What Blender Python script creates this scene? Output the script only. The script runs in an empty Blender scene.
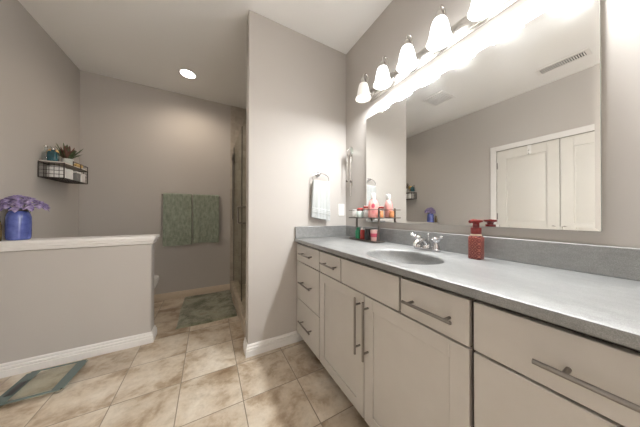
import bpy, bmesh, math, random
from mathutils import Vector, Matrix, Quaternion
PI = math.pi
C = bpy.context.scene.collection
sc = bpy.context.scene

# ------------------------------------------------------------------ camera
cd = bpy.data.cameras.new('camera')
cam = bpy.data.objects.new('camera', cd); C.objects.link(cam)
YAW, PITCH, ROLL, FPX = .5001, .0056, .0017, 204.288
_F = Vector((math.sin(YAW)*math.cos(PITCH), math.cos(YAW)*math.cos(PITCH), math.sin(PITCH)))
_R = Vector((math.cos(YAW), -math.sin(YAW), 0)); _U = _R.cross(_F)
_R2 = _R*math.cos(ROLL)+_U*math.sin(ROLL); _U2 = _U*math.cos(ROLL)-_R*math.sin(ROLL)
m = Matrix((_R2, _U2, -_F)).transposed().to_4x4(); m.translation = Vector((0, 0, 1.12))
cam.matrix_world = m
cd.sensor_fit = 'HORIZONTAL'; cd.sensor_width = 36; cd.lens = FPX/640*36; cd.clip_start = .02
sc.camera = cam

# ------------------------------------------------------------------ world, light, exposure
w = bpy.data.worlds.new('world'); sc.world = w; w.use_nodes = True
w.node_tree.nodes['Background'].inputs[0].default_value = (1.0, .97, .93, 1)
w.node_tree.nodes['Background'].inputs[1].default_value = 4.7       # even world light, let in by the added opening in wall_right
sc.view_settings.view_transform = 'Standard'; sc.view_settings.look = 'None'
sc.view_settings.exposure = 1.07; sc.view_settings.gamma = 1; sc.view_settings.use_curve_mapping = False
LAMP_W = 3.1          # each bulb of the vanity light
CAN_W = 15            # recessed ceiling light over the toilet corner
SHADE_E = 2.5

# ------------------------------------------------------------------ materials
def L(r, g, b):
    f = lambda c: (c/255/12.92) if c/255 <= .04045 else ((c/255+.055)/1.055)**2.4
    return (f(r), f(g), f(b), 1)
def mat(name, col, rough=.5, metal=0, **kw):
    mm = bpy.data.materials.new(name); mm.use_nodes = True
    b = mm.node_tree.nodes['Principled BSDF']
    b.inputs['Base Color'].default_value = col if len(col) == 4 else (*col, 1)
    b.inputs['Roughness'].default_value = rough; b.inputs['Metallic'].default_value = metal
    for k, v in kw.items(): b.inputs[k.replace('_', ' ')].default_value = v
    return mm
def nd(mm, t, **kw):
    n = mm.node_tree.nodes.new(t)
    for k, v in kw.items(): setattr(n, k, v)
    return n
def lk(mm, a, b): mm.node_tree.links.new(a, b)
def bsdf(mm): return mm.node_tree.nodes['Principled BSDF']
def noise(mm, scale, detail=4, rough=.5, vec=None, stretch=None):
    tc = nd(mm, 'ShaderNodeTexCoord'); src = tc.outputs['Object']
    if stretch:
        mp = nd(mm, 'ShaderNodeMapping'); mp.inputs['Scale'].default_value = stretch
        lk(mm, src, mp.inputs[0]); src = mp.outputs[0]
    n = nd(mm, 'ShaderNodeTexNoise'); n.inputs['Scale'].default_value = scale
    n.inputs['Detail'].default_value = detail; n.inputs['Roughness'].default_value = rough
    lk(mm, src, n.inputs['Vector']); return n.outputs['Fac']
def ramp(mm, fac, stops):
    r = nd(mm, 'ShaderNodeValToRGB'); e = r.color_ramp.elements
    while len(e) < len(stops): e.new(.5)
    for el, (p, c) in zip(e, stops): el.position = p; el.color = c if len(c) == 4 else (*c, 1)
    lk(mm, fac, r.inputs[0]); return r.outputs[0]
def bump(mm, fac, strength, dist=.002):
    b = nd(mm, 'ShaderNodeBump'); b.inputs['Strength'].default_value = strength; b.inputs['Distance'].default_value = dist
    lk(mm, fac, b.inputs['Height']); lk(mm, b.outputs[0], bsdf(mm).inputs['Normal'])
def mottled(name, c0, c1, scale, rough=.5, bmp=0, detail=4, lo=.35, hi=.65, stretch=None, dist=.002, **kw):
    mm = mat(name, c0, rough, **kw); f = noise(mm, scale, detail, .6, stretch=stretch)
    lk(mm, ramp(mm, f, [(lo, c0), (hi, c1)]), bsdf(mm).inputs['Base Color'])
    if bmp: bump(mm, f, bmp, dist)
    return mm

M = {}
M['wall'] = mat('wall_paint', (.50, .468, .438), .75); bump(M['wall'], noise(M['wall'], 160, 3), .12, .0015)
M['ceil'] = mat('ceiling_paint', (.87, .86, .845), .85); bump(M['ceil'], noise(M['ceil'], 120, 3), .12, .0015)
M['trim'] = mat('trim_white_paint', (.80, .78, .76), .38)
M['beige'] = mat('trim_beige', (.66, .56, .44), .4)  # beige tone for the far baseboard, the other baseboards are white
M['door'] = mat('door_white_paint', (.70, .675, .63), .42)
M['cab'] = mottled('cabinet_white_paint', (.545, .515, .48, 1), (.565, .535, .50, 1), 9, .36)
M['gap'] = mat('carcass_gap_shadow', (.085, .072, .06), .7)  # carcass coloured near-black to deepen the shade in the drawer gaps
M['nickel'] = mat('brushed_nickel', (.27, .25, .235), .36, 1)
M['nickel_lt'] = mat('satin_nickel', (.62, .60, .57), .26, 1)
M['chrome'] = mat('chrome', (.66, .66, .67), .10, 1)
M['bronze'] = mat('dark_bronze_wire', (.055, .045, .04), .45, .6)
M['rackmetal'] = mat('rack_grey_metal', (.17, .15, .135), .42, .7)
M['blackp'] = mat('black_plastic', (.025, .025, .027), .35)
M['whitep'] = mat('white_plastic', (.8, .79, .77), .35)
M['porcelain'] = mat('porcelain', (.84, .83, .81), .12)
M['paper'] = mottled('tissue_paper', (.80, .79, .77, 1), (.86, .85, .83, 1), 60, .9, .2)

# countertop: speckled grey solid surface
cm = mat('counter_grey_speckle', (.33, .335, .34), .40, Specular_IOR_Level=.9, Coat_Weight=.6, Coat_Roughness=.38)
f1 = noise(cm, 520, 2, .7); f2 = noise(cm, 38, 5, .65, stretch=(1, .5, 1))
ca = ramp(cm, f1, [(.36, (.165, .165, .162)), (.5, (.215, .215, .21)), (.64, (.275, .275, .27))])
cb = ramp(cm, f2, [(.3, (.80, .80, .80)), (.7, (1.12, 1.12, 1.12))])
mx = nd(cm, 'ShaderNodeMix', data_type='RGBA', blend_type='MULTIPLY'); mx.inputs[0].default_value = 1
lk(cm, ca, mx.inputs[6]); lk(cm, cb, mx.inputs[7]); lk(cm, mx.outputs[2], bsdf(cm).inputs['Base Color'])
M['counter'] = cm

# floor tile
fm = mat('floor_travertine_tile', (.5, .42, .33), .32)
tc = nd(fm, 'ShaderNodeTexCoord'); mp = nd(fm, 'ShaderNodeMapping')
TX, TY = .345, .338
mp.inputs['Location'].default_value = (-.19+TX*20, -1.303+TY*20, 0)
lk(fm, tc.outputs['Object'], mp.inputs[0])
bt = nd(fm, 'ShaderNodeTexBrick'); bt.offset = 0; bt.squash = 1
bt.inputs['Scale'].default_value = 1; bt.inputs['Brick Width'].default_value = TX; bt.inputs['Row Height'].default_value = TY
bt.inputs['Mortar Size'].default_value = .0030; bt.inputs['Mortar Smooth'].default_value = .3; bt.inputs['Bias'].default_value = 0
bt.inputs['Color1'].default_value = (0, 0, 0, 1); bt.inputs['Color2'].default_value = (1, 1, 1, 1); bt.inputs['Mortar'].default_value = (.5, .5, .5, 1)
lk(fm, mp.outputs[0], bt.inputs['Vector'])
# shift the stone veining per tile
comb = nd(fm, 'ShaderNodeVectorMath', operation='MULTIPLY_ADD'); comb.inputs[1].default_value = (9, 7, 5)
lk(fm, bt.outputs['Color'], comb.inputs[0]); lk(fm, tc.outputs['Object'], comb.inputs[2])
n1 = nd(fm, 'ShaderNodeTexNoise'); n1.inputs['Scale'].default_value = 4.6; n1.inputs['Detail'].default_value = 8; n1.inputs['Roughness'].default_value = .62; n1.inputs['Distortion'].default_value = .25
n2 = nd(fm, 'ShaderNodeTexNoise'); n2.inputs['Scale'].default_value = 24; n2.inputs['Detail'].default_value = 7; n2.inputs['Roughness'].default_value = .7
lk(fm, comb.outputs[0], n1.inputs['Vector']); lk(fm, comb.outputs[0], n2.inputs['Vector'])
r1 = ramp(fm, n1.outputs['Fac'], [(.31, (.27, .19, .12)), (.42, (.44, .35, .26)), (.50, (.58, .50, .405)), (.64, (.67, .61, .53))])
r2 = ramp(fm, n2.outputs['Fac'], [(.28, (.78, .75, .70)), (.46, (.97, .96, .94)), (.72, (1.10, 1.10, 1.09))])
mm1 = nd(fm, 'ShaderNodeMix', data_type='RGBA', blend_type='MULTIPLY'); mm1.inputs[0].default_value = .9
lk(fm, r1, mm1.inputs[6]); lk(fm, r2, mm1.inputs[7])
tv = ramp(fm, bt.outputs['Color'], [(0, (.86, .83, .79)), (1, (1.08, 1.08, 1.07))])
mm2 = nd(fm, 'ShaderNodeMix', data_type='RGBA', blend_type='MULTIPLY'); mm2.inputs[0].default_value = 1
lk(fm, mm1.outputs[2], mm2.inputs[6]); lk(fm, tv, mm2.inputs[7])
mm3 = nd(fm, 'ShaderNodeMix', data_type='RGBA'); lk(fm, bt.outputs['Fac'], mm3.inputs[0])
lk(fm, mm2.outputs[2], mm3.inputs[6]); mm3.inputs[7].default_value = (.26, .215, .165, 1)
lk(fm, mm3.outputs[2], bsdf(fm).inputs['Base Color'])
inv = nd(fm, 'ShaderNodeMath', operation='SUBTRACT'); inv.inputs[0].default_value = 1; lk(fm, bt.outputs['Fac'], inv.inputs[1])
bump(fm, inv.outputs[0], .5, .002)
M['floor'] = fm

# shower tile
sm = mat('shower_stone_tile', (.3, .25, .2), .35)
tc = nd(sm, 'ShaderNodeTexCoord'); mp = nd(sm, 'ShaderNodeMapping'); mp.inputs['Rotation'].default_value = (PI/2, 0, 0)
lk(sm, tc.outputs['Object'], mp.inputs[0])
bt = nd(sm, 'ShaderNodeTexBrick'); bt.offset = .5; bt.inputs['Scale'].default_value = 1
bt.inputs['Brick Width'].default_value = .10; bt.inputs['Row Height'].default_value = .10; bt.inputs['Mortar Size'].default_value = .003
bt.inputs['Color1'].default_value = (.40, .355, .30, 1); bt.inputs['Color2'].default_value = (.50, .45, .39, 1); bt.inputs['Mortar'].default_value = (.44, .40, .34, 1)
lk(sm, mp.outputs[0], bt.inputs['Vector'])
sn = ramp(sm, noise(sm, 14, 6, .7), [(.3, (.84, .82, .80)), (.7, (1.08, 1.08, 1.08))])
mx = nd(sm, 'ShaderNodeMix', data_type='RGBA', blend_type='MULTIPLY'); mx.inputs[0].default_value = 1
lk(sm, bt.outputs['Color'], mx.inputs[6]); lk(sm, sn, mx.inputs[7]); lk(sm, mx.outputs[2], bsdf(sm).inputs['Base Color'])
M['shower'] = sm
M['curb'] = mottled('curb_stone', (.40, .325, .25, 1), (.60, .52, .42, 1), 9, .35, detail=7)

# mirror: silvered glass with wiped streaks that scatter lamp light a little
gm = mat('mirror_silver', (.86, .865, .85), .0, 1)
g2 = nd(gm, 'ShaderNodeBsdfGlossy'); g2.inputs['Color'].default_value = (.9, .9, .9, 1); g2.inputs['Roughness'].default_value = .42
ms = nd(gm, 'ShaderNodeMixShader')
st = ramp(gm, noise(gm, 3.2, 6, .6, stretch=(1, 1, 1.6)), [(.40, (.006,)*3), (.54, (.018,)*3), (.68, (.06,)*3)])
lk(gm, st, ms.inputs[0]); lk(gm, bsdf(gm).outputs[0], ms.inputs[1]); lk(gm, g2.outputs[0], ms.inputs[2])
lk(gm, ms.outputs[0], gm.node_tree.nodes['Material Output'].inputs[0])
M['mirror'] = gm
M['mirror_head'] = mat('small_mirror_glass', (.62, .70, .66), .05, 1)
M['mirror_edge'] = mat('mirror_glass_edge', (.55, .60, .57), .12, .3)

def glass(name, col, rough=.0, ior=1.45, trans=1.0):
    return mat(name, col, rough, Transmission_Weight=trans, IOR=ior)
def thin_glass(name, tint, gloss=.06):
    mm = bpy.data.materials.new(name); mm.use_nodes = True; nt = mm.node_tree; nt.nodes.remove(nt.nodes['Principled BSDF'])
    t = nd(mm, 'ShaderNodeBsdfTransparent'); t.inputs[0].default_value = (*tint, 1)
    g = nd(mm, 'ShaderNodeBsdfGlossy'); g.inputs['Roughness'].default_value = .03
    mx = nd(mm, 'ShaderNodeMixShader'); mx.inputs[0].default_value = gloss; lk(mm, t.outputs[0], mx.inputs[1]); lk(mm, g.outputs[0], mx.inputs[2])
    lk(mm, mx.outputs[0], nt.nodes['Material Output'].inputs[0]); return mm
M['showerglass'] = thin_glass('shower_glass', (.96, .97, .95))
M['clearglass'] = thin_glass('clear_glass', (.86, .90, .91))
M['scaleglass'] = thin_glass('scale_clear_glass', (.95, .965, .95), .05)
M['scaleborder'] = mat('scale_grey_green_glass', (.135, .175, .165), .18)
M['teal'] = mottled('teal_bottle_glass', (.012, .065, .085, 1), (.022, .11, .135, 1), 20, .12, Coat_Weight=.6)
M['bluejar'] = mottled('blue_jar_glaze', (.07, .095, .33, 1), (.12, .16, .47, 1), 26, .16, detail=5, Coat_Weight=.5)
M['brownjar'] = mottled('brown_jar_glass', (.10, .065, .03, 1), (.20, .14, .06, 1), 18, .2)
M['petal'] = mottled('lilac_petal', (.20, .145, .34, 1), (.50, .42, .62, 1), 45, .7)
M['petal_dark'] = mat('deep_purple_petal', (.13, .085, .27), .7)
M['stem'] = mat('flower_stem_green', (.10, .16, .06), .6)
M['leaf'] = mottled('dusty_green_leaf', (.07, .11, .055, 1), (.15, .20, .10, 1), 40, .6)
M['leaf_red'] = mat('burgundy_leaf', (.17, .085, .065), .6)
M['yellow'] = mottled('yellow_bloom', (.55, .36, .12, 1), (.70, .50, .22, 1), 60, .8)
M['pot'] = mottled('pale_ceramic_pot', (.55, .58, .55, 1), (.68, .70, .67, 1), 30, .4)
M['greybox'] = mottled('grey_fabric', (.20, .20, .20, 1), (.27, .27, .26, 1), 120, .9)
M['board'] = mottled('whitewashed_board', (.60, .54, .48, 1), (.74, .69, .63, 1), 14, .6, stretch=(1, .12, 1))
M['towel_g'] = mottled('green_terry_cloth', (.17, .20, .155, 1), (.34, .375, .30, 1), 42, .95, .6, 8, lo=.30, hi=.70, dist=.004, Sheen_Weight=.25, stretch=(1, 1, .45))
M['towel_w'] = mottled('pale_terry_cloth', (.42, .44, .435, 1), (.52, .535, .53, 1), 260, .95, .4, 3, dist=.003, Sheen_Weight=.2)
bm_ = mat('mottled_green_pile', (.2, .22, .17), .95, Sheen_Weight=.3)
f1 = noise(bm_, 6.0, 6, .65); f2 = noise(bm_, 220, 2, .7)
lk(bm_, ramp(bm_, f1, [(.36, (.10, .105, .06)), (.46, (.21, .21, .14)), (.58, (.34, .33, .24)), (.70, (.28, .235, .165))]), bsdf(bm_).inputs['Base Color'])
bump(bm_, f2, .8, .006); M['mat'] = bm_
M['pink'] = mat('pink_lotion', (.80, .37, .34), .3, Coat_Weight=.3)
M['pinklabel'] = mat('magenta_print', (.55, .08, .13), .5)
M['palepink'] = mat('pale_pink_plastic', (.80, .50, .46), .4)
M['greenp'] = mat('green_plastic', (.03, .28, .14), .35)
M['redp'] = mat('red_plastic', (.42, .045, .04), .35)
M['orange'] = mat('orange_peach_plastic', (.72, .30, .13), .4)
M['frost'] = mat('frosted_jar', (.62, .70, .66), .3)
M['cream'] = mat('cream_band', (.72, .58, .44), .5)
# soap bottle: red with a diamond lattice
rm = mat('red_diamond_bottle', (.35, .03, .03), .32, Coat_Weight=.15)
tc = nd(rm, 'ShaderNodeTexCoord'); cxy = nd(rm, 'ShaderNodeCombineXYZ')
for k, v_ in enumerate(((1, 1, .80), (1, 1, -.80))):        # two diagonals that run on round the bottle's corners
    dt = nd(rm, 'ShaderNodeVectorMath', operation='DOT_PRODUCT'); dt.inputs[1].default_value = v_
    lk(rm, tc.outputs['Object'], dt.inputs[0]); lk(rm, dt.outputs['Value'], cxy.inputs[k])
vs = nd(rm, 'ShaderNodeTexVoronoi'); vs.voronoi_dimensions = '2D'; vs.distance = 'CHEBYCHEV'
vs.inputs['Scale'].default_value = 42; vs.inputs['Randomness'].default_value = 0
lk(rm, cxy.outputs[0], vs.inputs['Vector'])
lk(rm, ramp(rm, vs.outputs['Distance'], [(.10, (.50, .20, .15)), (.17, (.13, .007, .007)), (.40, (.11, .006, .006)), (.455, (.42, .15, .11))]), bsdf(rm).inputs['Base Color'])
M['soap'] = rm
M['soapred'] = mat('red_gloss_pump', (.17, .007, .007), .3, Coat_Weight=.2)
em = mat('lamp_frosted_glass', (.95, .94, .92), .35); b = bsdf(em); b.inputs['Emission Color'].default_value = (.965, .99, 1, 1); b.inputs['Emission Strength'].default_value = SHADE_E
M['shade'] = em
em = mat('lamp_frosted_glass_dim', (.80, .79, .76), .35); b = bsdf(em); b.inputs['Emission Color'].default_value = (1, .95, .88, 1); b.inputs['Emission Strength'].default_value = .16
M['shade_dim'] = em
em = mat('bulb_glow', (1, 1, 1), .3); b = bsdf(em); b.inputs['Emission Color'].default_value = (1, .88, .72, 1); b.inputs['Emission Strength'].default_value = 2.5
M['bulb'] = em
em = mat('recessed_lens', (1, 1, 1), .3); b = bsdf(em); b.inputs['Emission Color'].default_value = (1, .95, .88, 1); b.inputs['Emission Strength'].default_value = 5
M['lens'] = em

# ------------------------------------------------------------------ mesh helpers
class MB:
    def __init__(s): s.b = bmesh.new()
    def box(s, x0, x1, y0, y1, z0, z1):
        r = bmesh.ops.create_cube(s.b, size=1)
        for v in r['verts']:
            v.co = Vector(((x0+x1)/2+v.co.x*(x1-x0), (y0+y1)/2+v.co.y*(y1-y0), (z0+z1)/2+v.co.z*(z1-z0)))
        return s
    def cyl(s, p0, p1, r0, r1=None, seg=16):
        return s.tube([p0, p1], [r0, r0 if r1 is None else r1], seg)
    def tube(s, pts, r, seg=10, closed=False):
        pts = [Vector(p) for p in pts]; n = len(pts)
        rr = r if isinstance(r, (list, tuple)) else [r]*n
        tan = []
        for i in range(n):
            a = pts[(i-1) % n] if (closed or i > 0) else pts[0]; b = pts[(i+1) % n] if (closed or i < n-1) else pts[-1]
            tan.append((b-a).normalized())
        up = Vector((0, 0, 1)) if abs(tan[0].z) < .9 else Vector((1, 0, 0))
        nrm = (up-tan[0]*up.dot(tan[0])).normalized(); rings = []
        for i in range(n):
            if i: nrm = tan[i-1].rotation_difference(tan[i]) @ nrm
            nrm = (nrm-tan[i]*nrm.dot(tan[i])).normalized(); bi = tan[i].cross(nrm)
            rings.append([s.b.verts.new(pts[i]+(nrm*math.cos(2*PI*k/seg)+bi*math.sin(2*PI*k/seg))*rr[i]) for k in range(seg)])
        for i in range(n if closed else n-1):
            A, B = rings[i], rings[(i+1) % n]
            for k in range(seg): s.b.faces.new((A[k], A[(k+1) % seg], B[(k+1) % seg], B[k]))
        if not closed:
            s.b.faces.new(rings[0][::-1]); s.b.faces.new(rings[-1])
        return s
    def lathe(s, prof, c=(0, 0, 0), seg=32, sx=1, sy=1, cap=True, wave=None):
        rings = []
        for j, (r, z) in enumerate(prof):
            ring = []
            for k in range(seg):
                a = 2*PI*k/seg; q = r*(1+(wave(a, j) if wave else 0))
                ring.append(s.b.verts.new((c[0]+q*math.cos(a)*sx, c[1]+q*math.sin(a)*sy, c[2]+z)))
            rings.append(ring)
        for A, B in zip(rings, rings[1:]):
            for k in range(seg): s.b.faces.new((A[k], A[(k+1) % seg], B[(k+1) % seg], B[k]))
        if cap:
            s.b.faces.new(rings[0][::-1]); s.b.faces.new(rings[-1])
        return s
    def loft(s, rings, cap=True):
        R = [[s.b.verts.new(p) for p in r] for r in rings]; n = len(R[0])
        for A, B in zip(R, R[1:]):
            for k in range(n): s.b.faces.new((A[k], A[(k+1) % n], B[(k+1) % n], B[k]))
        if cap: s.b.faces.new(R[0][::-1]); s.b.faces.new(R[-1])
        return s
    def ball(s, c, r, sx=1, sy=1, sz=1, sub=2):
        q = bmesh.ops.create_icosphere(s.b, subdivisions=sub, radius=r)
        for v in q['verts']: v.co = Vector((c[0]+v.co.x*sx, c[1]+v.co.y*sy, c[2]+v.co.z*sz))
        return s
    def torus(s, c, R, r, ax='y', seg=40, mseg=8):
        pts = []
        for k in range(seg):
            a = 2*PI*k/seg; u, v = R*math.cos(a), R*math.sin(a)
            pts.append({'y': (c[0]+u, c[1], c[2]+v), 'x': (c[0], c[1]+u, c[2]+v), 'z': (c[0]+u, c[1]+v, c[2])}[ax])
        return s.tube(pts, r, mseg, True)
    def prism(s, pts, axis, a, b):
        # polygon (2-D) extruded along an axis
        def P(u, v, t): return {'x': (t, u, v), 'y': (u, t, v), 'z': (u, v, t)}[axis]
        A = [s.b.verts.new(P(u, v, a)) for u, v in pts]; B = [s.b.verts.new(P(u, v, b)) for u, v in pts]; n = len(pts)
        for k in range(n): s.b.faces.new((A[k], A[(k+1) % n], B[(k+1) % n], B[k]))
        s.b.faces.new(A[::-1]); s.b.faces.new(B); return s
    def build(s, name, material, parent=None, bevel=0, smooth=False, loc=(0, 0, 0), sub=0, seg=2, solid=0):
        bmesh.ops.recalc_face_normals(s.b, faces=s.b.faces[:])
        me = bpy.data.meshes.new(name); s.b.to_mesh(me); s.b.free()
        o = bpy.data.objects.new(name, me); C.objects.link(o); me.materials.append(material)
        o.location = loc
        if parent: o.parent = parent
        if solid: q = o.modifiers.new('solid', 'SOLIDIFY'); q.thickness = solid; q.offset = 0
        if bevel: q = o.modifiers.new('bevel', 'BEVEL'); q.width = bevel; q.segments = seg; q.limit_method = 'ANGLE'; q.angle_limit = math.radians(40)
        if sub: q = o.modifiers.new('sub', 'SUBSURF'); q.levels = sub; q.render_levels = sub
        if smooth or sub or bevel:
            me.polygons.foreach_set('use_smooth', [True]*len(me.polygons))
            try: me.set_sharp_from_angle(angle=math.radians(42))
            except Exception: pass
        return o
def thing(name, label, cat, loc=(0, 0, 0), group=None, rz=0):
    o = bpy.data.objects.new(name, None); C.objects.link(o); o.location = loc; o.rotation_euler = (0, 0, rz)
    o.empty_display_size = .05
    return tag(o, label, cat, group)
def tag(o, label, cat, group=None):
    o['label'] = label; o['category'] = cat
    if group: o['group'] = group
    return o
def struct(o, label=None, cat=None):
    o['kind'] = 'structure'
    if label: o['label'] = label
    if cat: o['category'] = cat
    return o
def rrect(x0, x1, y0, y1, r, n=5):
    out = []
    for cx, cy, a0 in ((x1-r, y1-r, 0), (x0+r, y1-r, PI/2), (x0+r, y0+r, PI), (x1-r, y0+r, 3*PI/2)):
        for k in range(n+1):
            a = a0+PI/2*k/n; out.append((cx+r*math.cos(a), cy+r*math.sin(a)))
    return out

# ------------------------------------------------------------------ dimensions of the room (metres)
XV, YP, XPL, XL, YB, YH, XH, ZC = 1.227, 1.6946, .278, -1.286, 3.335, 2.2865, -.4356, 2.756
PT = .115                     # partition thickness
YBK = -1.7                    # wall behind the camera

# ------------------------------------------------------------------ room shell
struct(MB().box(XL-.12, XV+.12, YBK-.12, YB+.12, -.06, 0).build('floor', M['floor']), 'beige square stone tile floor with tan grout', 'floor')
struct(MB().box(XL-.12, XV+.12, YBK-.12, YB+.12, ZC, ZC+.08).build('ceiling', M['ceil']), 'smooth off-white ceiling', 'ceiling')
# left wall with the closet opening
CY0, CY1, CZ = .155, 1.383, 2.045
wl = MB()
wl.box(XL-.12, XL, CY1, YB, 0, ZC).box(XL-.12, XL, YBK, CY0, 0, ZC).box(XL-.12, XL, CY0, CY1, CZ, ZC)
struct(wl.build('wall_left', M['wall']), 'warm grey wall on the left with the wire shelf', 'wall')
struct(MB().box(XV, XV+.12, -.55, YB, 0, ZC).box(XV, XV+.12, YBK, -1.62, 0, ZC).box(XV, XV+.12, -1.62, -.55, 2.5, ZC).build('wall_right', M['wall']), 'warm grey wall behind the vanity mirror', 'wall')  # unseen opening behind the camera, added so world light reaches the left wall
struct(MB().box(XL-.12, XV+.12, YB, YB+.12, 0, ZC).build('wall_far', M['wall']), 'grey far wall where the green towels hang', 'wall')
wb = MB(); wb.box(XL-.12, XV+.12, YBK-.12, YBK, 0, ZC)
struct(wb.build('wall_back', M['wall']), 'wall behind the camera', 'wall')
struct(MB().box(XPL, XV, YP, YP+PT, 0, ZC).build('wall_middle', M['wall'], bevel=.004), 'pale grey partition wall between vanity and shower', 'wall')
struct(MB().box(XL, XH, YH, YH+.115, 0, .862).build('wall_half', M['wall'], bevel=.012, seg=3), 'low grey half wall in front of the toilet', 'wall')

def base_profile(h=.092, t=.018):
    return [(0, 0), (t, 0), (t, h*.50), (t*.70, h*.54), (t*.95, h*.60), (t*.85, h*.72), (t*.45, h*.78), (t*.62, h*.84), (t*.5, h*.94), (t*.25, h), (0, h)]
def base_run(name, p0, p1, out, label, h=.092, ma=None):
    # p0,p1: run on the wall line; out: unit vector into the room; mitred by plain overlap free ends
    p0 = Vector((*p0, 0)); p1 = Vector((*p1, 0)); out = Vector((*out, 0))
    mb = MB(); prof = base_profile(h)
    A = [mb.b.verts.new(p0+out*t+Vector((0, 0, z))) for t, z in prof]; B = [mb.b.verts.new(p1+out*t+Vector((0, 0, z))) for t, z in prof]; n = len(prof)
    for k in range(n): mb.b.faces.new((A[k], A[(k+1) % n], B[(k+1) % n], B[k]))
    mb.b.faces.new(A[::-1]); mb.b.faces.new(B)
    return struct(mb.build(name, ma or M['trim']), label, 'baseboard')
def base_wrap(name, path, outs, label, h=.092):
    # mitred run round corners; path of corner points, outs = offset direction (diagonal) at each
    mb = MB(); prof = base_profile(h); rings = []
    for p, o in zip(path, outs):
        rings.append([mb.b.verts.new((p[0]+o[0]*t, p[1]+o[1]*t, z)) for t, z in prof])
    n = len(prof)
    for A, B in zip(rings, rings[1:]):
        for k in range(n): mb.b.faces.new((A[k], A[(k+1) % n], B[(k+1) % n], B[k]))
    mb.b.faces.new(rings[0][::-1]); mb.b.faces.new(rings[-1])
    return struct(mb.build(name, M['trim']), label, 'baseboard')
base_wrap('baseboard_half', [(XL, YH), (XH, YH), (XH, YH+.115), (XL, YH+.115)], [(0, -1), (1, -1), (1, 1), (0, 1)], 'white baseboard round the foot of the half wall')
base_wrap('baseboard_middle', [(.76, YP), (XPL, YP), (XPL, YP+PT)], [(0, -1), (-1, -1), (-1, 0)], 'white baseboard at the foot of the partition wall')
base_run('baseboard_far', (XL, YB), (.29, YB), (0, -1), 'beige baseboard under the green towels', .085, M['beige'])
base_run('baseboard_left', (XL, CY1+.075), (XL, YH-.016), (1, 0), 'white baseboard on the left wall before the half wall')
base_run('baseboard_nook', (XL, YH+.131), (XL, YB-.016), (1, 0), 'white baseboard on the left wall behind the toilet')

# half-wall cap with moulding
cap = MB()
cap.prism(rrect(XL, XH+.034, YH-.030, YH+.115+.030, .006), 'z', .906, .934)
struct(cap.build('trim_1', M['trim'], bevel=.006), 'white painted cap board on the half wall', 'trim')
mo = MB(); pr = [(0, .862), (.006, .862), (.012, .870), (.014, .884), (.022, .890), (.024, .906), (0, .906)]
rings = []
for p, o in zip([(XL, YH), (XH, YH), (XH, YH+.115), (XL, YH+.115)], [(0, -1), (1, -1), (1, 1), (0, 1)]):
    rings.append([mo.b.verts.new((p[0]+o[0]*t, p[1]+o[1]*t, z)) for t, z in pr])
for A, B in zip(rings, rings[1:]):
    for k in range(len(pr)): mo.b.faces.new((A[k], A[(k+1) % len(pr)], B[(k+1) % len(pr)], B[k]))
mo.b.faces.new(rings[0][::-1]); mo.b.faces.new(rings[-1])
mo.box(XL, XH, YH, YH+.115,   .862, .906)
struct(mo.build('trim_2', M['trim']), 'white moulding under the half wall cap', 'trim')

# closet doors on the left wall (seen in the mirror)
cs = MB(); c = .07
cs.box(XL, XL+.016, CY1, CY1+c, 0, CZ+c).box(XL, XL+.016, CY0-c, CY0, 0, CZ+c).box(XL, XL+.016, CY0, CY1, CZ, CZ+c)
struct(cs.build('trim_3', M['trim'], bevel=.004), 'white casing round the closet doors', 'trim')
def closet(name, y0, y1, hy, label):
    X1 = XL-.004; X0 = X1-.035; st = .105; mb = MB()
    z0, z1 = .012, CZ-.006; rails = [(z0, z0+.2), (.92, 1.03), (z1-.12, z1)]
    mb.box(X0, X1, y0, y0+st, z0, z1).box(X0, X1, y1-st, y1, z0, z1)
    for a, b in rails: mb.box(X0, X1, y0+st, y1-st, a, b)
    for a, b in ((rails[0][1], rails[1][0]), (rails[1][1], rails[2][0])):
        mb.box(X0+.006, X1-.012, y0+st, y1-st, a, b)
        g = .028; mb.b.verts.ensure_lookup_table()
        A = [(X1-.012, y0+st+g*.6, a+g*.6), (X1-.012, y1-st-g*.6, a+g*.6), (X1-.012, y1-st-g*.6, b-g*.6), (X1-.012, y0+st+g*.6, b-g*.6)]
        B = [(X1-.003, y0+st+g*1.5, a+g*1.5), (X1-.003, y1-st-g*1.5, a+g*1.5), (X1-.003, y1-st-g*1.5, b-g*1.5), (X1-.003, y0+st+g*1.5, b-g*1.5)]
        mb.loft([A, B])
    d = struct(mb.build(name, M['door'], bevel=.003), label, 'door')
    for z in (.25, 1.1, 1.83):
        h = MB(); yh = hy+(-.008 if hy > (y0+y1)/2 else .008); h.cyl((XL+.004, yh, z-.045), (XL+.004, yh, z+.045), .0075, seg=10); h.build('hinge', M['nickel'], d)
    k = MB(); yy = y0+.04 if hy > (y0+y1)/2 else y1-.04
    k.cyl((X1, yy, .97), (X1+.03, yy, .97), .008).ball((X1+.042, yy, .97), .024); k.build('door_knob', M['nickel_lt'], d, smooth=True)
    return d
closet('door_1', .773, CY1-.004, CY1-.001, 'white panelled closet door with a hook over its top')
closet('door_2', CY0+.004, .767, CY0+.001, 'white panelled closet door at the right edge of the mirror')
struct(MB().box(XL-.12, XL-.09, CY0, CY1, 0, CZ).build('wall_closet', M['wall']), 'closet wall behind the doors', 'wall')
hk = thing('over_door_hook', 'small white hook hanging over the top of the closet door, seen in the mirror', 'hook', (XL-.004, 1.035, CZ-.045))
h = MB(); h.box(.0, .003, -.018, .018, -.075, .040); h.build('hook_plate', M['whitep'], hk)
h = MB(); h.tube([(.003, 0, -.02), (.02, 0, -.035), (.035, 0, -.03), (.04, 0, -.012)], .005); h.tube([(.003, 0, -.06), (.025, 0, -.078), (.045, 0, -.07), (.05, 0, -.05)], .005); h.build('hook_prong', M['whitep'], hk, smooth=True)

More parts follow.
